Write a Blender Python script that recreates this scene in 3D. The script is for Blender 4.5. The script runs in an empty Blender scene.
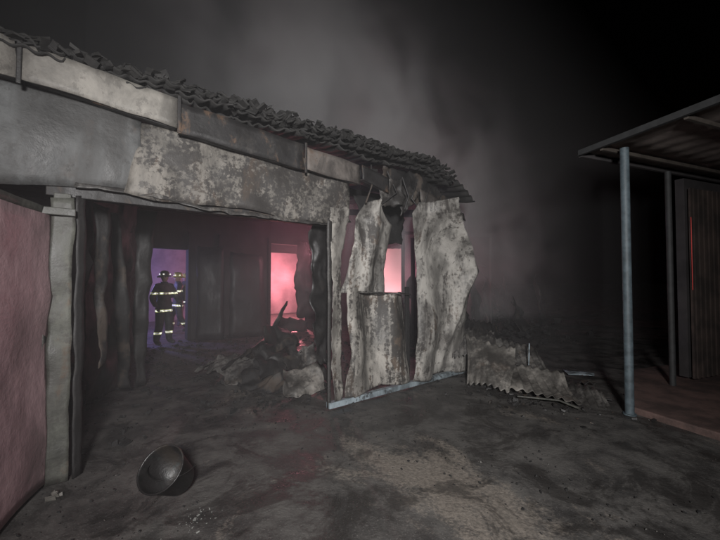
import bpy, bmesh, math, random
from mathutils import Vector, noise, Matrix, Euler
random.seed(7)
P0=Vector((-2.4,2.88,0)); ANG=math.atan2(.629,.777)
COL=bpy.context.scene.collection

# ---------------------------------------------------------------- helpers
def empty(name,loc=(0,0,0),rot=0.0):
    o=bpy.data.objects.new(name,None); COL.objects.link(o)
    o.location=loc; o.rotation_euler=(0,0,rot); o.empty_display_size=.2
    return o
def mk(name,verts,faces,mat,parent=None,smooth=False,local=False,solid=0,bevel=0):
    me=bpy.data.meshes.new(name); me.from_pydata([tuple(v) for v in verts],[],faces); me.update()
    if mat: me.materials.append(mat)
    o=bpy.data.objects.new(name,me); COL.objects.link(o)
    if parent: o.parent=parent
    elif local: o.location=P0; o.rotation_euler=(0,0,ANG)
    if smooth:
        for p in me.polygons: p.use_smooth=True
    if solid:
        m=o.modifiers.new('s','SOLIDIFY'); m.thickness=solid
    if bevel:
        m=o.modifiers.new('b','BEVEL'); m.width=bevel; m.segments=2
    return o
def boxg(x0,x1,y0,y1,z0,z1):
    v=[(x0,y0,z0),(x1,y0,z0),(x1,y1,z0),(x0,y1,z0),(x0,y0,z1),(x1,y0,z1),(x1,y1,z1),(x0,y1,z1)]
    f=[(0,3,2,1),(4,5,6,7),(0,1,5,4),(1,2,6,5),(2,3,7,6),(3,0,4,7)]
    return v,f
def box(name,x0,x1,y0,y1,z0,z1,mat,parent=None,local=False,bevel=.006):
    v,f=boxg(x0,x1,y0,y1,z0,z1); return mk(name,v,f,mat,parent,local=local,bevel=bevel)
def lerp(a,b,t): return a+(b-a)*t
def resample(pl,t):
    pl=[Vector(p) for p in pl]
    L=[0]
    for i in range(1,len(pl)): L.append(L[-1]+(pl[i]-pl[i-1]).length)
    d=t*L[-1]
    for i in range(1,len(pl)):
        if d<=L[i]+1e-9:
            k=(d-L[i-1])/max(1e-9,L[i]-L[i-1]); return pl[i-1].lerp(pl[i],k)
    return pl[-1]
def sheet(name,A,B,nu,nv,mat,parent=None,local=False,amp=.03,freq=3,seed=0,bulge=None,solid=.004,rag=0.0,ridge=0.0):
    """surface lofted between polyline A and polyline B with crumple; ridge = sharp small folds"""
    vs=[];fs=[]
    for j in range(nv+1):
        a=resample(A,j/nv); b=resample(B,j/nv)
        for i in range(nu+1):
            t=i/nu; p=a.lerp(b,t)
            q=Vector((p.x*freq+seed*3.1,p.y*freq+seed,p.z*freq-seed*1.7))
            n=noise.noise_vector(q)+.35*noise.noise_vector(q*2.3)
            r=1-2*abs(noise.noise(q*.9+Vector((5,1,seed))))
            p=p+n*amp*.6+Vector((n.y,1,n.x))*(r-.5)*amp*.6
            if ridge:
                d,pp=noise.voronoi(q*1.7); e=(d[1]-d[0])
                p=p+Vector((.3,1,.5))*(min(e,.5)-.25)*ridge*2+Vector((.6,.3,1))*abs(noise.noise(q*4.1))*ridge
            if rag and (j in(0,nv) or i in(0,nu)):
                p=p+noise.noise_vector(q*7)*rag
            if bulge: p=p+Vector(bulge(t,j/nv))
            vs.append(p)
    for j in range(nv):
        for i in range(nu):
            k=j*(nu+1)+i; fs.append((k,k+1,k+nu+2,k+nu+1))
    return mk(name,vs,fs,mat,parent,smooth=True,local=local,solid=solid)
def lathe(prof,n=32):
    vs=[];fs=[]
    for r,z in prof:
        for i in range(n):
            a=2*math.pi*i/n; vs.append((r*math.cos(a),r*math.sin(a),z))
    for j in range(len(prof)-1):
        for i in range(n):
            fs.append((j*n+i,j*n+(i+1)%n,(j+1)*n+(i+1)%n,(j+1)*n+i))
    return vs,fs
def tube(name,pts,r,mat,parent=None,local=False,res=3):
    cu=bpy.data.curves.new(name,'CURVE'); cu.dimensions='3D'; s=cu.splines.new('POLY'); s.points.add(len(pts)-1)
    for i,p in enumerate(pts): s.points[i].co=(*p,1)
    cu.bevel_depth=r; cu.bevel_resolution=res; cu.use_fill_caps=True; cu.materials.append(mat)
    o=bpy.data.objects.new(name,cu); COL.objects.link(o)
    if parent: o.parent=parent
    elif local: o.location=P0; o.rotation_euler=(0,0,ANG)
    return o

# ---------------------------------------------------------------- materials
class M:
    def __init__(s,name):
        s.m=bpy.data.materials.new(name); s.m.use_nodes=True; s.t=s.m.node_tree; s.n=s.t.nodes; s.b=s.n['Principled BSDF']
        s.tc=s.n.new('ShaderNodeTexCoord')
        try: s.m.cycles.emission_sampling='NONE'
        except Exception: pass
    def L(s,a,b): s.t.links.new(a,b)
    def map(s,sc=(1,1,1),loc=(0,0,0)):
        k=s.n.new('ShaderNodeMapping'); k.inputs['Scale'].default_value=sc; k.inputs['Location'].default_value=loc
        s.L(s.tc.outputs['Object'],k.inputs['Vector']); return k.outputs[0]
    def noise(s,sc,det=4,rough=.6,vec=None,dist=0):
        k=s.n.new('ShaderNodeTexNoise'); k.inputs['Scale'].default_value=sc; k.inputs['Detail'].default_value=det
        k.inputs['Roughness'].default_value=rough; k.inputs['Distortion'].default_value=dist
        s.L(vec if vec else s.tc.outputs['Object'],k.inputs['Vector']); return k.outputs['Fac']
    def ramp(s,f,a,b,ca=0,cb=1):
        k=s.n.new('ShaderNodeMapRange'); k.inputs[1].default_value=a;k.inputs[2].default_value=b;k.inputs[3].default_value=ca;k.inputs[4].default_value=cb
        k.interpolation_type='SMOOTHSTEP'
        s.L(f,k.inputs[0]); return k.outputs[0]
    def math(s,op,a,b):
        k=s.n.new('ShaderNodeMath'); k.operation=op
        for i,x in enumerate((a,b)):
            if isinstance(x,(int,float)): k.inputs[i].default_value=x
            else: s.L(x,k.inputs[i])
        return k.outputs[0]
    def mix(s,f,a,b):
        k=s.n.new('ShaderNodeMix'); k.data_type='RGBA'
        for i,x in ((0,f),(6,a),(7,b)):
            if isinstance(x,tuple): k.inputs[i].default_value=(*x,1)
            elif isinstance(x,(int,float)): k.inputs[i].default_value=x
            else: s.L(x,k.inputs[i])
        return k.outputs[2]
    def col(s,c):
        if isinstance(c,tuple): s.b.inputs['Base Color'].default_value=(*c,1)
        else: s.L(c,s.b.inputs['Base Color'])
        return s
    def rough(s,r):
        if isinstance(r,(int,float)): s.b.inputs['Roughness'].default_value=r
        else: s.L(r,s.b.inputs['Roughness'])
        return s
    def bump(s,h,st=.4,d=.02):
        k=s.n.new('ShaderNodeBump'); k.inputs['Strength'].default_value=st; k.inputs['Distance'].default_value=d
        s.L(h,k.inputs['Height']); s.L(k.outputs[0],s.b.inputs['Normal']); return s
def burnt(name,paint,cover=.5,soot=(.013,.012,.012),rust=(.09,.055,.035),scale=1.3,speck=.5,ro=.6,seed=0,metal=0,streak=.3,soft=.05,low=.30,chip=.7,lick=0.0):
    m=M(name); v=m.map(loc=(seed*3.3,seed*1.7,seed*.9))
    big=m.noise(scale,6,.64,v,.3)
    fine=m.noise(22,3,.7,v)
    st=m.noise(3,3,.6,m.map((4,4,.5),(seed,0,0)))
    f=m.math('ADD',big,m.math('MULTIPLY',m.math('SUBTRACT',fine,.5),speck))
    f=m.math('ADD',f,m.math('MULTIPLY',m.math('SUBTRACT',st,.5),streak))
    th=1-cover
    k=m.ramp(f,th-soft,th+soft)
    tone=m.noise(1.9,6,.66,m.map((1.6,1.6,.8),(seed*2,0,seed)),.4)
    p2=tuple(c*low for c in paint)
    pc=m.mix(m.ramp(tone,.36,.64),p2,paint)
    r=m.ramp(tone,.53,.62)
    sc=m.mix(r,soot,rust)
    c=m.mix(k,sc,pc)
    ch=m.ramp(m.noise(7,7,.72,m.map((1.3,1.3,1),(seed,3,7))),.56,.60)
    c=m.mix(m.math('MULTIPLY',ch,chip),c,tuple(x*1.3 for x in soot))
    if lick:   # tall smoke licks
        lk=m.ramp(m.noise(1.5,4,.6,m.map((1.5,1.5,.35),(seed,5,1)),.8),.48,.64)
        c=m.mix(m.math('MULTIPLY',lk,lick),c,soot)
    m.col(c).rough(m.ramp(tone,.3,.7,ro-.12,ro+.2))
    m.b.inputs['Metallic'].default_value=metal
    m.bump(m.noise(9,4,.68,v),.45,.016)
    return m.m
def plain(name,c,ro=.7,var=.4,sc=8,bs=.3,metal=0):
    m=M(name); n=m.noise(sc,4,.65)
    m.col(m.mix(m.ramp(n,.3,.7),tuple(x*(1-var) for x in c),c)).rough(ro).bump(m.noise(sc,2),bs,.01)
    m.b.inputs['Metallic'].default_value=metal
    return m.m
MT={}
MT['grey']=burnt('smoked_grey_sheet',(.115,.118,.118),.56,scale=.8,speck=.15,seed=1,streak=.4,soot=(.036,.035,.034),rust=(.065,.05,.042),soft=.11,lick=.65)
MT['flake']=burnt('flaked_painted_sheet',(.19,.175,.155),.48,scale=1.5,speck=.8,seed=2,soot=(.032,.029,.027),rust=(.06,.045,.035),soft=.08,lick=.45)
MT['panel']=burnt('blistered_door_sheet',(.33,.315,.29),.55,scale=.95,speck=.45,seed=4,soot=(.040,.036,.033),rust=(.085,.063,.048),streak=.8,soft=.10,low=.36,lick=.65)
MT['panel2']=burnt('blistered_door_sheet_b',(.33,.31,.28),.54,scale=1.1,speck=.6,seed=9,soot=(.038,.034,.031),rust=(.09,.066,.05),streak=.9,soft=.08,low=.36,lick=.55)
MT['fascia']=burnt('fascia_white',(.25,.235,.21),.68,scale=1.0,speck=.15,seed=6,soot=(.06,.055,.05),soft=.15,low=.45,chip=.45,lick=.4)
MT['fasciaD']=burnt('fascia_black',(.04,.036,.033),.35,scale=2,seed=3)
MT['fasciaM']=burnt('fascia_mid',(.12,.105,.095),.6,scale=1.6,seed=5,speck=.2,soot=(.04,.035,.032),soft=.12)
MT['char']=burnt('charred_sheet',(.060,.056,.053),.33,scale=1.8,seed=7,soft=.1,rust=(.05,.038,.03))
MT['char2']=burnt('charred_black_sheet',(.024,.022,.021),.4,scale=1.8,seed=17,soft=.12,rust=(.020,.017,.015))
MT['charm']=burnt('charred_light_sheet',(.14,.132,.123),.48,scale=1.6,seed=8,speck=.4,soft=.10,soot=(.022,.020,.019),rust=(.05,.04,.032))
MT['black']=plain('charcoal',(.014,.013,.013),.85,.5,20,.6)
MT['roof']=plain('burnt_tile',(.016,.015,.014),.8,.6,14,.7)
MT['frame']=burnt('door_frame_paint',(.105,.107,.09),.55,scale=2.2,seed=11,speck=.4,soot=(.035,.033,.029),soft=.14,lick=.5)
MT['pink']=burnt('red_oxide_door',(.38,.25,.265),.66,scale=1.1,seed=12,speck=.08,soot=(.20,.13,.14),rust=(.2,.13,.125),streak=.4,ro=.5,soft=.25,low=.6,chip=.35,lick=.3)
MT['rail']=burnt('rail_blue_grey',(.26,.31,.34),.62,scale=3,seed=13,speck=.4)
MT['post']=plain('post_blue_grey',(.075,.10,.115),.6,.5,9,.2)
MT['gut']=plain('gutter_paint',(.028,.029,.030),.7,.4,9,.2)
MT['inner']=plain('sooty_block_wall',(.035,.031,.032),.9,.5,2.5,.5)
MT['yard']=plain('painted_yard_wall',(.34,.30,.31),.8,.5,1.2,.2)
MT['debris']=burnt('debris_sheet',(.22,.205,.185),.52,scale=1.3,seed=14,speck=.3,soft=.12,soot=(.034,.031,.028),rust=(.06,.048,.04),lick=.4)

# ground
g=M('ground_sooty_concrete')
big=g.noise(.9,8,.72,g.map((1,.6,1),(3.2,.6,0)),.5)
mid=g.noise(2.2,7,.7,None,.3); fine=g.noise(38,3,.7)
base=g.mix(g.ramp(mid,.35,.65),(.036,.034,.033),(.080,.075,.070))
brown=g.mix(g.ramp(fine,.3,.7),(.10,.088,.076),(.18,.157,.135))
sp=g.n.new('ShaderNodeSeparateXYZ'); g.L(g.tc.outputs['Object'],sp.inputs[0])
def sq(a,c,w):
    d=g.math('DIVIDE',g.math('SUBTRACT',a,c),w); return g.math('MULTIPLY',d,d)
patch_mask=g.math('EXPONENT',g.math('MULTIPLY',g.math('ADD',sq(sp.outputs[0],.75,.9),sq(sp.outputs[1],2.6,1.0)),-1.0),0)  # weights the paler brown towards one foreground spot
k=g.math('ADD',g.math('ADD',big,g.math('MULTIPLY',g.math('SUBTRACT',fine,.5),.18)),g.math('MULTIPLY',g.math('SUBTRACT',patch_mask,.55),.15))
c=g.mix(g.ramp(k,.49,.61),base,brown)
c=g.mix(g.math('MULTIPLY',g.ramp(g.noise(95,2,.5),.62,.68),.4),c,(.17,.16,.15))
wet=g.ramp(g.noise(1.7,8,.75,g.map(loc=(7,7,0)),.8),.49,.60)
c=g.mix(g.math('MULTIPLY',wet,.7),c,(.024,.022,.021))
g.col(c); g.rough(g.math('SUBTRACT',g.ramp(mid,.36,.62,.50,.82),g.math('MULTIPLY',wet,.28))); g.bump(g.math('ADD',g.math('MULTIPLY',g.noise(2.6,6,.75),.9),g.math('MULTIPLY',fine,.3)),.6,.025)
v=[];f=[]
xs=[-150,-60,-25]+[-12+i*.25 for i in range(97)]+[25,60,150]
ys=[-150,-60,-20,-8]+[-4+i*.25 for i in range(97)]+[30,60,150]
for y in ys:
    for x in xs:
        z=.025*noise.noise(Vector((x*.6,y*.6,0)))+.010*noise.noise(Vector((x*2.3,y*2.3,3)))
        v.append((x,y,z-.01))
nx=len(xs)
for j in range(len(ys)-1):
    for i in range(nx-1):
        q=j*nx+i; f.append((q,q+1,q+nx+1,q+nx))
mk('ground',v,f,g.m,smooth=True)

# ---------------------------------------------------------------- warehouse
W=empty('burnt_warehouse',P0,ANG)
def band(name,s0,s1,z0a,z0b,z1,mat,seed,u=0.0,amp=.03):
    A=[(s0,u,z0a),(s1,u,z0b)]; B=[(s0,u,z1),(s1,u,z1)]
    return sheet(name,A,B,10,max(8,int((s1-s0)*14)),mat,W,amp=amp,freq=2.1,seed=seed,solid=.006,
        bulge=lambda t,w:(0,-.05*math.sin(math.pi*t)*(.6+.4*math.sin(w*9)),-.03*math.sin(w*11)*(1-t)))
band('wall_sheet_grey',-4.5,.53,2.17,2.36,3.13,MT['grey'],1)
sheet('wall_sheet_flaked',[(.42,-.02,2.37),(1.5,-.012,2.33),(2.86,-.012,2.30)],[(.56,-.02,3.03),(1.5,-.012,3.03),(2.86,-.012,3.03)],12,36,MT['flake'],W,amp=.065,freq=2.0,seed=2,solid=.006,
        bulge=lambda t,w:(0,-.06*math.sin(math.pi*t)*(.6+.4*math.sin(w*8)),-.03*math.sin(w*11)*(1-t)))
sheet('wall_sheet_torn_corner',[(2.2,.01,2.34),(2.9,-.03,2.36)],[(2.2,.01,2.62),(2.75,.0,2.6)],8,12,MT['flake'],W,amp=.04,freq=5,seed=6)
sheet('lintel_lip',[(.08,-.05,2.40),(1.2,-.03,2.33),(2.55,-.05,2.30)],[(.08,-.06,2.36),(1.2,-.05,2.295),(2.55,-.06,2.27)],3,50,MT['charm'],W,amp=.04,freq=4,seed=5,rag=.016)
box('lintel_beam',-.1,2.6,.03,.13,2.28,2.44,MT['char'],W)
sheet('frame_post_face',[(-.07,-.03,0),(-.07,-.03,2.25)],[(.07,-.03,0),(.085,-.03,2.27)],6,40,MT['frame'],W,amp=.022,freq=3,seed=8,solid=.03,ridge=.008)
box('frame_post_core',-.05,.06,.0,.1,0,2.3,MT['frame'],W)
sheet('frame_post_edge',[(.10,.0,0),(.10,.0,2.3)],[(.16,.05,0),(.16,.05,2.32)],3,26,MT['char2'],W,amp=.03,freq=4,seed=9,solid=.01)
box('wall_lower',-4.5,-1.3,.03,.15,0,2.2,MT['pink'],W)
box('door_head',-1.35,.09,-.075,-.04,2.11,2.17,MT['frame'],W)
def fasc(name,s0,s1,za,zb,h,mat,seed,out=-.16):
    A=[(s0,out,za-h),(s1,out,zb-h)];B=[(s0,out+.01,za),(s1,out+.01,zb)]
    sheet(name,A,B,5,14,mat,W,amp=.03,freq=2.6,seed=seed,solid=.02)
    sheet(name+'_soffit',[(s0,out+.01,za-h+.005),(s1,out+.01,zb-h+.005)],[(s0,.05,za-h+.04),(s1,.05,zb-h+.04)],3,10,MT['fasciaD'],W,amp=.008,seed=seed,solid=.006)
fasc('fascia_a',-4.5,-.27,3.42,3.36,.29,MT['fascia'],1)
fasc('fascia_b',-.24,.80,3.35,3.25,.27,MT['fascia'],2)
fasc('fascia_c',.83,2.13,3.24,3.15,.29,MT['fasciaD'],3)
fasc('fascia_d',2.16,2.95,3.14,3.08,.26,MT['fasciaM'],4)
fasc('fascia_e',2.98,3.45,3.10,3.0,.2,MT['fasciaD'],5)
for i,s in enumerate((-.255,.815,2.145)):
    box('fascia_joint_%d'%i,s-.015,s+.015,-.19,-.17,3.36-.085*(s+.25)-.33,3.38-.085*(s+.25),MT['fasciaD'],W)
sheet('fascia_hanging',[(4.15,-.12,2.98),(5.3,-.1,2.74)],[(4.2,-.12,2.8),(5.35,-.1,2.60)],4,16,MT['fasciaM'],W,amp=.04,freq=4,seed=7)
sheet('roof_end_drop',[(3.5,.0,3.2),(4.4,.05,3.30),(5.6,.3,2.95)],[(3.55,.0,2.75),(4.4,.1,2.8),(5.9,.4,2.3)],12,40,MT['char'],W,amp=.09,freq=3,seed=12,rag=.05,ridge=.04)
sheet('roof_end_flap',[(3.35,-.1,2.95),(3.75,-.14,3.05)],[(3.3,-.12,2.62),(3.85,-.1,2.66)],12,14,MT['charm'],W,amp=.09,freq=5,seed=15,rag=.02,ridge=.03)
sheet('roof_end_flap_b',[(3.75,-.05,3.0),(4.2,-.1,2.95)],[(3.8,-.06,2.55),(4.0,-.1,2.7)],12,14,MT['charm'],W,amp=.08,freq=5,seed=16,rag=.02,ridge=.03)
for i in range(7):
    s=3.2+i*.3; tube('roof_end_lath_%d'%i,[(s,-.1,3.15-.03*i),(s+random.uniform(-.2,.3),-.16,2.85-.02*i),(s+random.uniform(-.2,.4),-.12,2.62)],.012,MT['char'],W)
def roofsheet(name,s0,s1,u0,u1,zf,per,amp,mat,seed,du=.2,rag=.08,sag=.06):
    n=int((s1-s0)/per*8); m=int((u1-u0)/du); vs=[];fs=[]
    for j in range(m+1):
        for i in range(n+1):
            s=lerp(s0,s1,i/n); u=lerp(u0,u1,j/m)
            if j==0: u+=rag*noise.noise(Vector((s*2.3,seed,0)))*2+rag*.4*noise.noise(Vector((s*9,seed,4)))
            z=zf(s,u)+amp*math.sin(2*math.pi*s/per)+sag*noise.noise(Vector((s*1.1,u*1.3,seed)))+.02*noise.noise(Vector((s*6,u*5,seed)))
            z-=.028*((u-u0)/.4%1.0)
            vs.append((s,u,z))
    for j in range(m):
        for i in range(n):
            k=j*(n+1)+i; fs.append((k,k+1,k+n+2,k+n+1))
    return mk(name,vs,fs,mat,W,smooth=True,solid=.015)
def zf(s,u): return 3.41+.012*s+.16*u-(max(0,s-4.2)**1.5)*.34
roofsheet('roof_tiles',-4.6,5.5,-.22,6.9,zf,.13,.018,MT['roof'],1,sag=.03,rag=.05)
roofsheet('roof_tiles_under',-4.6,4.8,-.18,.4,lambda s,u:zf(s,u)-.045-.012*max(0,s),.13,.014,MT['roof'],5,du=.1,sag=.04)
roofsheet('roof_tiles_under_b',.4,4.6,-.16,.4,lambda s,u:zf(s,u)-.09-.02*max(0,s),.13,.014,MT['roof'],6,du=.1,sag=.06)
roofsheet('roof_tiles_loose',.5,4.7,-.18,.4,lambda s,u:zf(s,u)+.035,.13,.02,MT['roof'],9,du=.1,rag=.10,sag=.05)
vs=[];fs=[]
for i in range(1100):
    s=random.uniform(-1.5,4.9);u=random.uniform(-.25,.25); c=Vector((s,u,zf(s,u)+random.uniform(-.09,.05)*min(1,.5+max(0,s)*.3)))
    R=Euler([random.uniform(-.8,.8) for _ in range(3)]).to_matrix(); w,h,t=random.uniform(.015,.05),random.uniform(.02,.06),random.uniform(.005,.014)
    bv,bf=boxg(-w,w,-h,h,-t,t); o=len(vs)
    vs+=[c+R@(Vector(q)*random.uniform(.75,1.1)) for q in bv]; fs+=[tuple(a+o for a in q) for q in bf]
mk('broken_roof_tiles',vs,fs,MT['roof'],W)
for i in range(8):
    s=-1+i*.90; u1=6.6
    vs,fs=boxg(-.04,.04,0,u1,-.14,0)
    mk('rafter_%d'%i,[(a+s,b+.15,c+3.22+.16*b-(max(0,s-4.2)**1.5)*.34) for a,b,c in vs],fs,MT['black'],W)
for i in range(4):
    u=.8+i*1.7; box('tie_beam_%d'%i,-4.4,4.6,u,u+.08,2.95+.1*i,3.07+.1*i,MT['black'],W)
def bw(a,b,z0,z1,nm): box(nm,a,b,6.75,6.95,z0,z1,MT['inner'],W,bevel=.01)
bw(-4.5,1.44,0,4.4,'back_wall_a'); bw(1.44,2.55,2.42,4.4,'back_wall_b'); bw(2.55,4.95,0,4.4,'back_wall_c')
bw(4.95,6.3,2.75,4.0,'back_wall_d'); bw(6.3,9.4,0,3.4,'back_wall_e'); bw(9.4,11.2,2.9,3.4,'back_wall_f'); bw(9.4,11.2,0,.8,'back_wall_g'); bw(11.2,13,0,3.0,'back_wall_h')
box('side_wall',-4.65,-4.5,.15,6.95,0,3.9,MT['inner'],W,bevel=.01)
sheet('partition_a',[(.22,2.0,0),(.25,2.0,2.9)],[(.75,2.9,0),(.85,2.8,2.9)],16,34,MT['char2'],W,amp=.16,freq=2.4,seed=21,rag=.03,ridge=.05)
sheet('partition_b',[(.8,3.6,0),(.7,3.5,3.1)],[(1.25,5.2,0),(1.2,5.1,3.1)],16,34,MT['char2'],W,amp=.16,freq=2.2,seed=22,rag=.03,ridge=.05)
sheet('partition_strip',[(.62,2.2,0.1),(.5,1.6,1.2),(.42,1.4,2.4)],[(.74,2.2,0.1),(.66,1.6,1.2),(.5,1.4,2.4)],4,26,MT['char'],W,amp=.05,freq=3,seed=23)
sheet('partition_strip_b',[(.86,2.6,0.0),(.78,2.3,1.2),(.8,2.2,2.6)],[(.98,2.6,0.0),(.98,2.3,1.2),(1.02,2.2,2.6)],4,26,MT['char2'],W,amp=.08,freq=3,seed=25)
sheet('hanging_strip',[(.30,.7,.7),(.22,.6,2.35)],[(.36,.75,.75),(.36,.65,2.35)],4,26,MT['char'],W,amp=.06,freq=4,seed=24)
sheet('inner_door_leaf',[(2.7,6.4,0),(2.7,6.4,2.5)],[(3.3,6.1,0),(3.3,6.15,2.5)],6,12,MT['char2'],W,amp=.05,seed=31)
sheet('inner_leaf_b',[(3.5,6.2,0),(3.5,6.2,2.4)],[(4.5,6.0,0),(4.4,6.1,2.3)],6,12,MT['char2'],W,amp=.07,seed=32)
sheet('inner_leaf_c',[(5.0,6.3,.0),(5.0,6.3,.5)],[(5.9,6.1,0),(5.9,6.1,.35)],10,12,MT['char2'],W,amp=.14,seed=36,rag=.04)
sheet('inner_leaf_d',[(5.65,6.3,.4),(5.55,6.3,1.7),(5.7,6.3,2.8)],[(6.3,6.0,.4),(6.0,6.1,1.7),(5.95,6.1,2.8)],10,20,MT['char2'],W,amp=.12,seed=37,rag=.05)
for i,s in enumerate((1.40,2.60,3.4,4.90)): box('inner_post_%d'%i,s-.05,s+.03,6.66,6.74,0,2.9,MT['black'],W)
sheet('light_catch_sheet',[(3.25,3.4,.3),(3.75,3.4,1.15)],[(3.5,3.5,.3),(3.83,3.45,1.15)],4,10,MT['charm'],W,amp=.06,seed=33)  # sheet added to catch lamplight as a bright slash inside
sheet('drape',[(2.48,.22,2.42),(2.50,.3,1.0),(2.56,.2,.5)],[(2.9,.35,2.42),(2.85,.4,1.1),(2.72,.3,.5)],14,34,MT['char2'],W,amp=.10,freq=4,seed=34,rag=.03,ridge=.03)
sheet('drape_b',[(3.35,.5,2.9),(3.55,.5,2.15)],[(4.6,.6,2.9),(4.5,.6,2.2)],12,20,MT['black'],W,amp=.12,freq=3,seed=35,rag=.03)

# ---------------------------------------------------------------- sliding door, buckled
D=empty('buckled_sliding_door',P0,ANG)
sheet('leaf_upper',[(2.78,.03,1.44),(2.80,.0,1.83),(2.90,-.03,2.12),(3.02,-.06,2.42),(3.20,-.06,2.66)],
  [(3.50,.03,1.40),(3.46,-.02,1.74),(3.60,-.10,2.10),(3.76,-.12,2.42),(3.36,-.07,2.70)],36,56,MT['panel'],D,amp=.05,freq=1.6,seed=41,ridge=.006,rag=.010,
  bulge=lambda t,w:(.03*math.sin(w*6),-.30*math.sin(t*math.pi)*w+.22*w*w*t-.07*math.sin(w*5+t*2)-.03*math.sin(t*14+w*3),0))
sheet('leaf_lower',[(2.84,-.01,.09),(2.85,.0,.8),(2.84,.02,1.50)],[(4.02,0,.09),(4.03,.0,.8),(4.0,.02,1.40)],50,50,MT['panel2'],D,amp=.06,freq=1.5,seed=42,ridge=.005,rag=.008,
  bulge=lambda t,w:(0,-.07*math.sin(t*math.pi*3+w*1.4)-.04*w*math.sin(t*11),0.03*math.sin(t*7)*w))
sheet('leaf_right',[(4.07,-.02,.09),(4.05,-.03,1.30),(4.16,-.02,1.87),(4.02,-.06,2.26),(3.92,-.10,2.58),(4.06,-.08,2.76)],
  [(5.48,0,.07),(5.42,0,.9),(5.60,-.04,1.39),(5.84,-.14,1.80),(5.46,-.18,2.26),(4.55,-.12,2.80)],60,80,MT['panel'],D,amp=.07,freq=1.3,seed=43,ridge=.006,rag=.010,
  bulge=lambda t,w:(0,-.36*math.sin(t*math.pi)*w-.10*math.sin(t*math.pi*3+w*2.2)-.06*math.sin(w*7)-.15*max(0,1-abs(t-.50-.12*math.sin(w*3.5))/.09)*(.3+w),0))
sheet('leaf_right_curl',[(4.30,-.10,2.74),(4.62,-.2,2.69),(5.0,-.24,2.5)],[(4.28,.06,2.70),(4.66,.0,2.55),(5.0,-.02,2.4)],5,12,MT['charm'],D,amp=.03,seed=44)
sheet('leaf_back_layer',[(4.7,.12,.1),(5.0,.1,1.6),(4.6,.1,2.5)],[(5.7,.2,.0),(5.85,.25,1.5),(5.3,.1,2.4)],20,36,MT['charm'],D,amp=.12,freq=2,seed=48,rag=.03,ridge=.04)
sheet('meeting_stile',[(2.56,-.02,.02),(2.56,-.03,1.2),(2.53,-.05,2.4)],[(2.60,-.03,.02),(2.61,-.03,1.2),(2.60,-.04,2.4)],2,26,MT['charm'],D,amp=.012,freq=3,seed=45,solid=.03)
sheet('stile_flap',[(2.64,.0,.06),(2.65,-.02,1.4),(2.58,-.04,2.2),(2.55,-.08,2.5)],[(2.81,.02,.06),(2.80,.02,1.2),(2.76,-.0,1.9),(2.86,-.10,2.52)],10,44,MT['panel2'],D,amp=.06,freq=2.5,seed=46,rag=.015,ridge=.008)
box('bottom_rail',2.57,5.5,-.05,.03,.012,.085,MT['rail'],D)
sheet('mid_rail_edge',[(2.84,-.03,1.47),(4.02,-.04,1.40)],[(2.84,-.05,1.45),(4.02,-.06,1.38)],2,26,MT['charm'],D,amp=.02,freq=3,seed=47)
box('left_door_stop',3.99,4.06,.01,.05,.09,1.5,MT['black'],D)

LD=empty('red_door')
sheet('leaf',[(-2.47,2.84,.03),(-2.47,2.84,2.1)],[(-2.05,1.62,.03),(-2.05,1.62,2.1)],20,26,MT['pink'],LD,amp=.03,freq=1.7,seed=51,solid=.03)
sheet('leaf_top_rail',[(-2.47,2.82,2.10),(-2.05,1.60,2.10)],[(-2.45,2.80,2.17),(-2.03,1.60,2.17)],2,16,MT['frame'],LD,amp=.006,seed=52,solid=.04)
sheet('leaf_edge',[(-2.46,2.80,.03),(-2.46,2.80,2.1)],[(-2.435,2.74,.03),(-2.435,2.74,2.1)],2,26,MT['charm'],LD,amp=.02,freq=5,seed=53,solid=.02)

# ---------------------------------------------------------------- debris
def chunks(name,n,fn,mat,smin,smax,local=False,flat=.5,parent=None):
    vs=[];fs=[]
    for i in range(n):
        x,y,z=fn(); r=smin+(smax-smin)*random.random()**3
        R=Euler([random.uniform(0,6.28) if flat>.45 else random.uniform(-.5,.5),random.uniform(-.4,.4),random.uniform(0,6.28)]).to_matrix()
        bv,bf=boxg(-r,r,-r*random.uniform(.3,1),r*random.uniform(.3,1),-r*flat*random.uniform(.3,1),r*flat)
        o=len(vs); vs+=[Vector((x,y,z+r*flat*.5))+R@(Vector(q)*random.uniform(.55,1.1)) for q in bv]
        fs+=[tuple(a+o for a in q) for q in bf]
    return mk(name,vs,fs,mat,parent,local=local)
def inpile():
    a=random.gauss(0,.45);b=random.gauss(0,.6); return (2.7+a+.1*b,1.7+b,max(0,.12-.3*(a*a+b*b))*random.random())
PI=empty('crumpled_sheet_pile',P0,ANG)
chunks('char_bits',300,inpile,MT['black'],.01,.05,parent=PI)
specs=[((2.0,2.3,.02),(2.9,2.6,.1),(2.05,2.0,.35),(2.8,2.2,.55),'char'),((2.2,1.5,.02),(3.2,1.6,.05),(2.4,1.7,.42),(3.1,2.0,.62),'char'),
 ((2.55,.8,.02),(3.3,1.0,.03),(2.55,1.2,.40),(3.2,1.4,.55),'charm'),((1.9,1.9,.01),(2.5,1.2,.02),(2.2,2.3,.28),(2.8,1.6,.32),'charm'),
 ((2.3,.55,.02),(2.9,.5,.02),(2.5,1.0,.25),(3.0,.9,.33),'debris'),((2.8,2.2,.2),(3.6,2.4,.3),(2.9,2.7,.7),(3.5,2.8,.65),'char2'),
 ((1.85,2.5,.01),(2.2,1.9,.01),(2.1,2.7,.3),(2.5,2.2,.25),'charm'),((2.2,1.1,.15),(3.0,1.3,.3),(2.3,1.6,.5),(2.9,1.8,.45),'char2'),
 ((2.0,1.3,.01),(2.5,.8,.01),(2.2,1.7,.2),(2.7,1.2,.28),'char'),((1.7,2.7,.01),(2.3,2.9,.01),(1.9,2.5,.2),(2.4,2.5,.3),'charm')]
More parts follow.
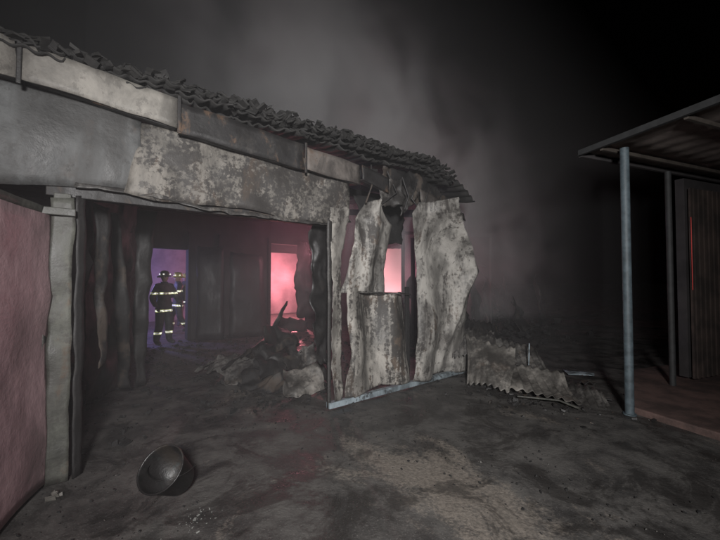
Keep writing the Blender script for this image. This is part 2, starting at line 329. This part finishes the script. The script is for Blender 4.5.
for i,(a,b,c,d,mm) in enumerate(specs):
    sheet('sheet_%d'%i,[a,c],[b,d],44,30,MT[mm],PI,amp=.16,freq=1.9,seed=60+i,rag=.01,ridge=.02,
      bulge=lambda t,w,i=i:(0,.03*abs(math.sin(t*6+w*4+i)),.03*abs(math.sin(t*8-w*5+i))))
for i in range(11):
    a=Vector(inpile())+Vector((0,0,.1)); b=a+Vector((random.uniform(-.6,.6),random.uniform(-.4,.4),random.uniform(-.1,.35)))
    tube('bent_bar_%d'%i,[a,(a+b)/2+Vector((0,0,.06)),b],.009,MT['char'],PI)
PR=empty('collapsed_roof_sheets')
S2=[((1.62,5.5,.03),(2.05,5.0,.02),(1.75,6.0,.75),(2.35,5.5,.62),'debris'),
    ((1.95,5.10,.02),(2.75,4.50,.02),(2.15,5.7,.40),(2.85,5.2,.28),'debris'),
    ((2.2,5.7,.3),(2.9,5.3,.1),(2.1,6.2,.70),(2.9,6.0,.40),'charm'),
    ((1.75,6.1,.1),(2.5,6.4,.1),(1.8,6.3,.9),(2.6,6.8,.7),'char'),
    ((2.5,4.9,.02),(3.10,4.5,.02),(2.75,5.5,.12),(3.35,5.1,.06),'charm'),
    ((1.5,5.9,.4),(2.1,5.7,.5),(1.6,6.2,.75),(2.3,6.1,.8),'charm'),
    ((2.8,5.6,.02),(3.5,5.3,.02),(2.8,6.0,.25),(3.4,5.9,.1),'char')]
for i,(a,b,c,d,mm) in enumerate(S2):
    per=7+i%3
    sheet('sheet_%d'%i,[a,c],[b,d],96,26,MT[mm],PR,amp=.09,freq=1.3,seed=80+i,rag=.0,ridge=.010,
      bulge=lambda t,w,per=per,i=i:(.010*math.sin(t*6.28*per),.010*math.sin(t*6.28*per),.016*math.sin(t*6.28*per)+.07*math.sin(w*3.5+t*2+i)))
tube('rod',[(2.55,5.5,.05),(2.62,5.6,.62)],.010,MT['rail'],PR)
tube('rod_long',[(2.1,4.85,.05),(2.55,4.65,.06),(2.68,4.45,.03)],.014,MT['frame'],PR)
tube('rod_b',[(2.7,5.3,.03),(3.3,4.75,.03)],.012,MT['char'],PR)
chunks('bits',360,lambda:(random.gauss(2.4,.5),random.gauss(5.3,.6),0),MT['char'],.01,.04,parent=PR)
sheet('metal_offcut',[(3.45,6.0,.03),(3.8,5.9,.03)],[(3.5,6.25,.06),(3.95,6.1,.05)],4,5,MT['rail'],None,amp=.03,seed=90)

def gr():
    while True:
        x=random.uniform(-2.4,3.2);y=random.uniform(1.3,6.5)
        if noise.noise(Vector((x*.8,y*.8,2)))+random.uniform(-.3,.3)>.05 and abs(x)<y*1.1: return (x,y,-.005)
chunks('charcoal_rubble',1300,gr,MT['black'],.003,.014)
chunks('grey_rubble',300,gr,MT['charm'],.003,.012)
def pl(): return (random.gauss(-1.08,.11),random.gauss(2.45,.07),-.006)
chunks('plaster_crumbs',40,pl,plain('plaster',(.16,.16,.15),.9,.3),.003,.012)
chunks('interior_rubble',900,lambda:(random.uniform(.2,6),random.uniform(.4,6.5),0),MT['black'],.01,.06,local=True)
chunks('broken_plaster_lump',4,lambda:(-2.28+random.uniform(-.03,.05),2.72+random.uniform(-.05,.05),0),MT['fascia'],.02,.04)

WR=empty('collapsed_shed',P0,ANG)
for i,(s,u,h,t) in enumerate([(6.3,2,2.6,.1),(7.2,3.2,3.0,-.05),(8.2,2.4,2.4,.15),(9.4,3.6,2.8,-.1),(10.6,2.6,3.1,.0),(6.6,4.6,3.0,.05)]):
    tube('post_%d'%i,[(s,u,0),(s+t,u+t,h)],.05,MT['char'],WR)
for i,(a,b) in enumerate([((6.3,2,2.5),(8.6,2.6,1.1)),((7.2,3.2,2.9),(10.6,2.6,3.0)),((6.4,2.2,1.2),(9.4,3.4,2.7)),((8.2,2.4,2.3),(11.5,3.4,2.1)),((6.2,3.0,.1),(7.5,2.5,2.2))]):
    tube('beam_%d'%i,[a,b],.045,MT['char'],WR)
for i in range(16):
    s=5.9+i*.42; u=random.uniform(1.1,3.0); h=random.uniform(.9,2.4)
    sheet('sheet_%d'%i,[(s,u,0),(s+.1,u+.3,h)],[(s+1.0,u+.2,0),(s+.8,u+.6,h*.7)],18,18,MT[random.choice(['char','char','charm'])],WR,amp=.25,freq=1.6,seed=100+i,rag=.03,ridge=.06)
chunks('rubble',700,lambda:(random.uniform(5.8,12),random.gauss(2.2,.9),max(0,random.gauss(.1,.15))),MT['black'],.02,.12,parent=WR)

# ---------------------------------------------------------------- yard behind
box('yard_wall',-8,16,12,12.2,0,2.9,MT['yard'],local=True,bevel=.02)
def glow_panel(x,y,z,w,h,col,en,yaw):  # made-up glowing panel on a stand, in place of a vehicle's light
    E=empty('glow_panel_stand',(x,y,0),yaw)
    for i in range(3):
        a=i*2.094+.4; tube('leg_%d'%i,[(0,0,.9),(.45*math.cos(a),.45*math.sin(a),.0)],.018,MT['black'],E)
    tube('mast',[(0,0,.7),(0,0,z-h/2-.02)],.02,MT['black'],E)
    box('housing',-w/2-.04,w/2+.04,.0,.10,z-h/2-.04,z+h/2+.04,MT['black'],E,bevel=.015)
    e=M('glow_face'); e.col((.8,.8,.8)); e.b.inputs['Emission Color'].default_value=(*col,1); e.b.inputs['Emission Strength'].default_value=en
    box('glow_face',-w/2,w/2,-.02,-.003,z-h/2,z+h/2,e.m,E,bevel=.004)
glow_panel(1.10,13.2,1.95,1.0,1.6,(1,.40,.42),1.8,math.radians(0))

# ---------------------------------------------------------------- bucket
E=empty('metal_bucket',(-1.36,2.66,.0)); E.scale=(.84,.84,.84)
vs,fs=lathe([(0,0),(.13,0),(.135,.01),(.185,.30),(.19,.305),(.196,.312),(.196,.322),(.188,.326),(.181,.318),(.178,.30),(.127,.016),(0,.012)],48)
bm_=burnt('bucket_metal',(.022,.024,.023),.4,scale=5,seed=17,ro=.4,metal=.1,rust=(.02,.016,.013))
o=mk('shell',vs,fs,bm_,E,smooth=True)
o.matrix_local=Matrix.Translation((0,.12,.115))@Matrix.Rotation(math.radians(-12),4,'Z')@Matrix.Rotation(math.radians(48),4,'X')
pts=[(.196*math.cos(math.pi*i/24),-.20*math.sin(math.pi*i/24),.31-.03*math.sin(math.pi*i/24)) for i in range(25)]
h=tube('handle',pts,.0035,bm_,E); h.matrix_local=o.matrix_local.copy()

# ---------------------------------------------------------------- right building with canopy
RB=empty('verandah_building')
A=Vector((2.88,4.62,3.25)); e1=Vector((.29,-.957,0)); e2=Vector((.927,.374,0))
def cp(a,b,z): p=A+e1*a+e2*b; return (p.x,p.y,z)
m=M('canopy_board'); st=m.ramp(m.noise(5,4,.65),.35,.65)
m.col(m.mix(st,(.11,.09,.08),(.18,.15,.135))).rough(.8).bump(m.noise(20,2),.3,.01)
vs=[];fs=[]; n=150
for j in range(9):
    for i in range(n+1):
        b=i/n*7; a=j/8*4.2; vs.append(cp(a,b,3.26+.004*math.sin(b*2*math.pi/.3)))
for j in range(8):
    for i in range(n):
        k=j*(n+1)+i; fs.append((k,k+1,k+n+2,k+n+1))
mk('canopy_roof',vs,fs,m.m,RB,smooth=True,solid=.01)
def beam(name,p,q,w,h,mat,z):
    p=Vector(p);q=Vector(q);d=(q-p).normalized();nn=Vector((-d.y,d.x,0))*w/2
    vs=[p-nn,q-nn,q+nn,p+nn]; vs=[Vector((v.x,v.y,z)) for v in vs]+[Vector((v.x,v.y,z+h)) for v in vs]
    return mk(name,vs,[(0,3,2,1),(4,5,6,7),(0,1,5,4),(1,2,6,5),(2,3,7,6),(3,0,4,7)],mat,RB,bevel=.004)
beam('gutter',cp(-.02,-.03,0),cp(4.2,-.03,0),.05,.07,MT['gut'],3.21)
beam('back_fascia',cp(-.03,0,0),cp(-.03,7,0),.05,.10,MT['inner'],3.20)
pm_=plain('purlin_wood',(.06,.05,.042))
for i in range(5): beam('purlin_%d'%i,cp(.25+i*.9,.02,0),cp(.25+i*.9,7,0),.04,.045,pm_,3.195)
tube('post_front',[(3.21,4.33,0),(3.21,4.33,3.20)],.048,MT['post'],RB,res=6)
tube('post_front_foot',[(3.21,4.33,0),(3.21,4.33,.015)],.07,MT['post'],RB,res=6)
tube('post_rear',[(4.55,5.28,0),(4.55,5.28,3.20)],.04,MT['gut'],RB,res=6)
tube('post_near',[(4.35,1.4,0),(4.35,1.4,3.20)],.045,MT['post'],RB,res=6)
wm=M('slat_board'); wm.col(wm.mix(wm.ramp(wm.noise(3,4,.6),.35,.65),(.018,.013,.011),(.045,.031,.026))).rough(.85).bump(wm.noise(14,2),.4,.01)
w0=Vector((5.02,5.42,0)); dd=Vector((.927,.374,0)); nn=Vector((-.374,.927,0))
vs=[];fs=[]
for i in range(70):
    p=w0+dd*(i*.065); q=p+dd*.052; off=nn*(0 if i%2 else .012)
    o=len(vs); c=[p+off,q+off,q+off+nn*.03,p+off+nn*.03]
    vs+=[(v.x,v.y,.12) for v in c]+[(v.x,v.y,3.0) for v in c]
    fs+=[tuple(a+o for a in t) for t in [(0,3,2,1),(4,5,6,7),(0,1,5,4),(1,2,6,5),(2,3,7,6),(3,0,4,7)]]
mk('slatted_wall',vs,fs,wm.m,RB)
beam('wall_core',w0+nn*.15,w0+nn*.15+dd*4.5,.12,3.05,MT['inner'],.12)
rl=M('red_lit_gap'); rl.b.inputs['Base Color'].default_value=(.1,.01,.01,1); rl.b.inputs['Emission Color'].default_value=(1,.08,.06,1); rl.b.inputs['Emission Strength'].default_value=.16
p=w0-dd*.03
beam('red_tube_light',p,p+dd*.006,.01,1.1,rl.m,1.45)
pm=M('red_brown_pad'); n1=pm.noise(2.4,6,.65)
pm.col(pm.mix(pm.ramp(n1,.35,.65),(.05,.033,.029),(.12,.075,.065))).rough(.8).bump(pm.noise(30,2),.4,.01)
pts=[(4.6,6.2),(3.28,4.42),(3.42,4.05),(4.7,1.2),(12,3),(12,9)]
vs=[(x,y,-.04) for x,y in pts]+[(x,y,.07) for x,y in pts]
N=len(pts); fs=[tuple(range(N,2*N))]+[(i,(i+1)%N,(i+1)%N+N,i+N) for i in range(N)]
o=mk('verandah_floor',vs,fs,pm.m,RB,bevel=.015)

# ---------------------------------------------------------------- firefighters
gm=M('turnout_gear')
sp=gm.n.new('ShaderNodeSeparateXYZ'); gm.L(gm.tc.outputs['Object'],sp.inputs[0]); Z=sp.outputs[2]
def bandm(z0,z1):
    a=gm.math('GREATER_THAN',Z,z0); b=gm.math('LESS_THAN',Z,z1); return gm.math('MULTIPLY',a,b)
tot=None; core=None
for z0,z1 in ((.28,.335),(.82,.875),(1.25,1.30)):
    bb=bandm(z0,z1); tot=bb if tot is None else gm.math('ADD',tot,bb)
    cc=bandm(z0+.012,z1-.012); core=cc if core is None else gm.math('ADD',core,cc)
cloth=gm.mix(gm.ramp(gm.noise(9,3),.35,.65),(.015,.016,.02),(.04,.04,.046))
c=gm.mix(tot,cloth,(.65,.7,.3)); c=gm.mix(core,c,(.85,.85,.82))
patch_mask=gm.ramp(gm.noise(13,3,.6),.35,.65)
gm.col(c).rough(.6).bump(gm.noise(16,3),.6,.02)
gm.L(c,gm.b.inputs['Emission Color']); gm.L(gm.math('MULTIPLY',gm.math('MULTIPLY',tot,patch_mask),1.5),gm.b.inputs['Emission Strength'])  # stripes emit unevenly, imitating lamplight thrown back by reflective tape
skin=plain('skin',(.45,.27,.20),.5,.15,20,.1); glove=plain('glove_leather',(.05,.045,.04),.7); hel=plain('helmet_shell',(.55,.5,.12),.35,.3,6,.1)
eye=plain('eye',(.05,.04,.04),.2); refl=M('helmet_reflector'); refl.col((.85,.85,.85)); refl.b.inputs['Emission Color'].default_value=(1,1,.9,1); refl.b.inputs['Emission Strength'].default_value=1  # reflector patches given their own glow to imitate returned lamplight
cyl=plain('air_cylinder',(.20,.17,.06),.4,.3)
def skinmesh(name,chains,mat,parent,sub=2):
    vs=[];es=[];rad=[];key={}
    for ch in chains:
        prev=None
        for p,r in ch:
            k=tuple(round(x,4) for x in p)
            if k not in key:
                key[k]=len(vs); vs.append(p); rad.append(r)
            if prev is not None: es.append((prev,key[k]))
            prev=key[k]
    me=bpy.data.meshes.new(name); me.from_pydata(vs,es,[]); me.update(); me.materials.append(mat)
    o=bpy.data.objects.new(name,me); COL.objects.link(o); o.parent=parent
    m=o.modifiers.new('skin','SKIN'); m.use_smooth_shade=True
    adj={i:[] for i in range(len(vs))}
    for a,b in es: adj[a].append(b);adj[b].append(a)
    seen=set()
    for i in range(len(vs)):
        d=me.skin_vertices[0].data[i]; r=rad[i]; d.radius=(r,r) if not isinstance(r,tuple) else r; d.use_root=False
    for i in range(len(vs)):
        if i not in seen:
            me.skin_vertices[0].data[i].use_root=True
            st=[i]
            while st:
                q=st.pop()
                if q in seen: continue
                seen.add(q); st+=adj[q]
    s=o.modifiers.new('sub','SUBSURF'); s.levels=sub; s.render_levels=sub
    return o
def hand(name,w,d,side,palmn,parent):
    w=Vector(w);d=Vector(d).normalized();t=Vector(palmn); t=(t-d*t.dot(d)).normalized(); nrm=d.cross(t)
    ch=[[(tuple(w),.026),(tuple(w+d*.045),(.036)),(tuple(w+d*.085),.034)]]
    for i,l in enumerate((.072,.082,.076,.06)):
        b=w+d*.075+t*(.030-.020*i); c1=b+d*l*.45+nrm*.004*side; c2=c1+d*l*.3+nrm*.016*side; c3=c2+d*l*.2+nrm*.018*side
        ch.append([(tuple(b),.011),(tuple(c1),.0105),(tuple(c2),.0095),(tuple(c3),.008)])
    b=w+d*.03+t*.025
    ch.append([(tuple(b),.013),(tuple(b+t*.03+d*.03),.012),(tuple(b+t*.035+d*.062),.010)])
    skinmesh(name,ch,glove,parent,1)
def firefighter(loc,rot,pose,hcol):
    E=empty('firefighter',loc,rot)
    E_el=pose['elbows'];wr=pose['wrists'];kn=pose['knees'];an=pose['ankles']
    ch=[[((0,.0,.96),(.17,.14)),((0,.0,1.12),(.165,.13)),((0,0,1.30),(.19,.145)),((0,.0,1.44),(.15,.12)),((0,0,1.53),(.075,.075))]]
    for i,sx in enumerate((-1,1)):
        ch.append([((0,0,1.44),(.15,.12)),((sx*.17,0,1.44),.092),((E_el[i]),.072),(wr[i],.05)])
        k=Vector(kn[i]);a=Vector(an[i])
        ch.append([((0,.0,.96),(.17,.14)),((sx*.095,0,.86),.125),(kn[i],.095),(tuple(k.lerp(a,.6)),.09),(an[i],.075),((a.x+sx*.01,a.y-.12,a.z-.03),.055),((a.x+sx*.012,a.y-.2,a.z-.045),.042)])
        hand('glove_%d'%i,wr[i],Vector(wr[i])-Vector(E_el[i]),sx,(0,-1,.1),E)
    skinmesh('body',ch,gm.m,E,2)
    bm=bmesh.new(); bmesh.ops.create_icosphere(bm,subdivisions=4,radius=.1)
    for v in bm.verts:
        x,y,z=v.co/.1
        X=x*.078*(1-.22*max(0,-z)); Y=y*.098; Zz=z*.122
        if y<0:
            Y-=.024*math.exp(-(x/.16)**2-((z+.12)/.2)**2)
            Y-=.006*math.exp(-(x/.3)**2-((z+.48)/.09)**2)
            Y-=.010*math.exp(-(x/.3)**2-((z+.8)/.15)**2)
            for sx in(-.36,.36): Y+=.012*math.exp(-((x-sx)/.16)**2-((z-.08)/.14)**2)
        for sx in (-1,1): X+=sx*.02*math.exp(-((x-sx)/.25)**2-((y-.1)/.14)**2-((z+.02)/.25)**2)
        v.co=(X,Y,Zz)
    me=bpy.data.meshes.new('head'); bm.to_mesh(me); bm.free(); me.materials.append(skin)
    for p in me.polygons:p.use_smooth=True
    h=bpy.data.objects.new('head',me); COL.objects.link(h); h.parent=E; h.location=(0,-.015,1.665)
    for sx in(-1,1):
        bm=bmesh.new(); bmesh.ops.create_uvsphere(bm,u_segments=12,v_segments=8,radius=.012); me=bpy.data.meshes.new('eye'); bm.to_mesh(me); bm.free(); me.materials.append(eye)
        e=bpy.data.objects.new('eye_%d'%(sx>0),me); COL.objects.link(e); e.parent=h; e.location=(sx*.029,-.083,.012)
    vs,fs=lathe([(.165,-.012),(.155,.0),(.115,.012),(.114,.04),(.105,.08),(.078,.118),(.04,.135),(0,.14)],32)
    vs=[(x*.92,(y*1.12)+(.035 if y>0 and z<.01 else 0),z-(.02 if y>0.05 and z<.01 else 0)) for x,y,z in vs]
    mk('helmet',vs,fs,hcol,h,smooth=True,solid=.005).location=(0,.005,.035)
    box('helmet_crest',-.008,.008,-.10,.11,.13,.165,hcol,h)
    for i,(x,y) in enumerate([(-.085,-.09),(.085,-.09),(-.11,.03),(.11,.03)]):
        o=box('helmet_reflector_%d'%i,-.018,.018,-.012,.012,-.012,.012,refl.m,h); o.location=(x*1.02,y,.08); o.rotation_euler=(0,0,math.atan2(x,-y)*1)
    vs,fs=lathe([(.09,0),(.088,.05),(.082,.07)],24); mk('collar',vs,fs,gm.m,E,smooth=True,solid=.012).location=(0,0,1.49)
    vs,fs=lathe([(0,0),(.05,.01),(.072,.05),(.075,.1),(.075,.42),(.06,.47),(.025,.50),(.025,.54),(0,.54)],24)
    mk('air_cylinder',vs,fs,cyl,E,smooth=True).location=(0,.22,.98)
    box('backplate',-.13,.13,.12,.16,.98,1.42,MT['black'],E,bevel=.02)
    return E
def L2W(s,u,z=0):
    v=Matrix.Rotation(ANG,3,'Z')@Vector((s,u,z)); return v+P0
stand=dict(elbows=[(-.30,.02,1.17),(.31,-.02,1.18)],wrists=[(-.30,-.16,.96),(.30,-.20,1.02)],knees=[(-.13,-.04,.5),(.14,.0,.5)],ankles=[(-.16,.05,.10),(.17,.03,.10)])
walk=dict(elbows=[(-.28,.10,1.16),(.29,-.10,1.18)],wrists=[(-.25,-.06,.94),(.2,-.32,1.10)],knees=[(-.11,-.16,.52),(.12,.03,.49)],ankles=[(-.12,-.14,.10),(.13,.28,.14)])
a=L2W(1.90,6.25); firefighter(a,math.radians(62),stand,plain('helmet_dark',(.10,.09,.08),.35))
b=L2W(2.62,8.1); firefighter(b,math.radians(-50),walk,hel)
b=L2W(3.2,9.8); firefighter(b,math.radians(20),stand,hel)

# ---------------------------------------------------------------- smoke (real volume)
def volbox(name,x0,x1,y0,y1,z0,z1,build,local=True):
    v,f=boxg(x0,x1,y0,y1,z0,z1)
    m=bpy.data.materials.new(name+'_vol'); m.use_nodes=True; t=m.node_tree
    for n in list(t.nodes):
        if n.type=='BSDF_PRINCIPLED': t.nodes.remove(n)
    build(m,t); return mk(name,v,f,m,local=local)
def plume(m,t):
    try: m.cycles.volume_step_rate=5.0
    except Exception as ex: print('step rate',ex)
    n=t.nodes; L=t.links; out=n['Material Output']
    tc=n.new('ShaderNodeTexCoord'); mp=n.new('ShaderNodeMapping'); mp.inputs['Scale'].default_value=(1,1,.8); mp.inputs['Location'].default_value=(2.2,0,1.3); L.new(tc.outputs['Object'],mp.inputs[0])
    nz=n.new('ShaderNodeTexNoise'); nz.inputs['Scale'].default_value=.62; nz.inputs['Detail'].default_value=2; nz.inputs['Roughness'].default_value=.55; nz.inputs['Distortion'].default_value=.5
    L.new(mp.outputs[0],nz.inputs['Vector'])
    r=n.new('ShaderNodeMapRange'); r.interpolation_type='SMOOTHSTEP'; r.inputs[1].default_value=.40; r.inputs[2].default_value=.62; r.inputs[3].default_value=0.15; r.inputs[4].default_value=2.2
    L.new(nz.outputs['Fac'],r.inputs[0])
    sp=n.new('ShaderNodeSeparateXYZ'); L.new(tc.outputs['Object'],sp.inputs[0])
    def mt(op,a,b=None):
        k=n.new('ShaderNodeMath'); k.operation=op
        for i,x in enumerate((a,b)):
            if x is None: continue
            if isinstance(x,(int,float)): k.inputs[i].default_value=x
            else: L.new(x,k.inputs[i])
        return k.outputs[0]
    axis=mt('ADD',7.3,mt('MULTIPLY',mt('SUBTRACT',sp.outputs[2],3.0),-.80))
    ds=mt('DIVIDE',mt('SUBTRACT',sp.outputs[0],axis),2.6); dz=mt('DIVIDE',mt('SUBTRACT',sp.outputs[2],3.7),2.3); du=mt('DIVIDE',mt('SUBTRACT',sp.outputs[1],2.6),1.5)
    rr=mt('ADD',mt('ADD',mt('MULTIPLY',ds,ds),mt('MULTIPLY',dz,dz)),mt('MULTIPLY',du,du))
    g=mt('EXPONENT',mt('MULTIPLY',rr,-1.0))
    den=mt('MULTIPLY',r.outputs[0],g)
    sc=n.new('ShaderNodeVolumeScatter'); sc.inputs['Color'].default_value=(.90,.87,.91,1)
    L.new(den,sc.inputs['Density']); L.new(sc.outputs[0],out.inputs['Volume'])
volbox('smoke',.2,12,.5,5.4,.5,7.6,plume)
def hz(d):
    def f(m,t):
        sc=t.nodes.new('ShaderNodeVolumeScatter'); sc.inputs['Density'].default_value=d; sc.inputs['Color'].default_value=(.85,.84,.86,1)
        t.links.new(sc.outputs[0],t.nodes['Material Output'].inputs['Volume'])
    return f
volbox('smoke_haze',-5,13,-1.6,11.5,.04,6.0,hz(.017))

# ---------------------------------------------------------------- lights
def lamp(name,kind,loc,en,col,size=.2,**k):
    l=bpy.data.lights.new(name,kind); l.energy=en; l.color=col
    if kind!='SUN': l.shadow_soft_size=size
    for a,b in k.items(): setattr(l,a,b)
    o=bpy.data.objects.new(name,l); COL.objects.link(o); o.location=loc; return o
def aim(o,t): o.rotation_euler=(Vector(t)-o.location).to_track_quat('-Z','Y').to_euler()
s=lamp('scene_flood_lamp','SPOT',(.2,-1.6,2.5),2250,(1,.985,.975),.25,spot_size=math.radians(100),spot_blend=1.0); aim(s,(.15,5.0,1.95))
moon=lamp('moon','SUN',(0,0,20),.02,(1,.96,.9),angle=math.radians(.5)); moon.rotation_euler=(math.radians(50),0,math.radians(-20))
lamp('beacon_blue','POINT',L2W(1.0,9.0,1.9),240,(.38,.35,1),.15)
lamp('beacon_red','POINT',L2W(7.4,10.3,1.7),560,(1,.28,.33),.15)
lamp('red_fill_inside','POINT',L2W(5.4,5.2,2.4),50,(1,.36,.44),.2)  # added hidden lamp, tints the interior haze pink
lamp('beacon_red_right','POINT',L2W(8.8,3.8,1.9),85,(1,.36,.48),.2)
lamp('beacon_red_left','POINT',(-.9,.3,1.9),9,(1,.40,.50),.2)

w=bpy.data.worlds.new('World'); bpy.context.scene.world=w; w.use_nodes=True; nt=w.node_tree
sk=nt.nodes.new('ShaderNodeTexSky'); sk.sky_type='NISHITA'; sk.sun_disc=False; sk.sun_elevation=math.radians(-5); sk.sun_rotation=math.radians(200)
nt.links.new(sk.outputs[0],nt.nodes['Background'].inputs[0]); nt.nodes['Background'].inputs[1].default_value=.06
sc=bpy.context.scene; sc.view_settings.view_transform='Standard'; sc.view_settings.look='None'; sc.view_settings.exposure=0
cam=bpy.data.cameras.new('camera'); cam.lens=18; cam.sensor_width=36; cam.clip_end=500; cam.clip_start=.05
co=bpy.data.objects.new('camera',cam); COL.objects.link(co); co.location=(0,0,1.6); co.rotation_euler=(math.radians(91.6),0,0); sc.camera=co
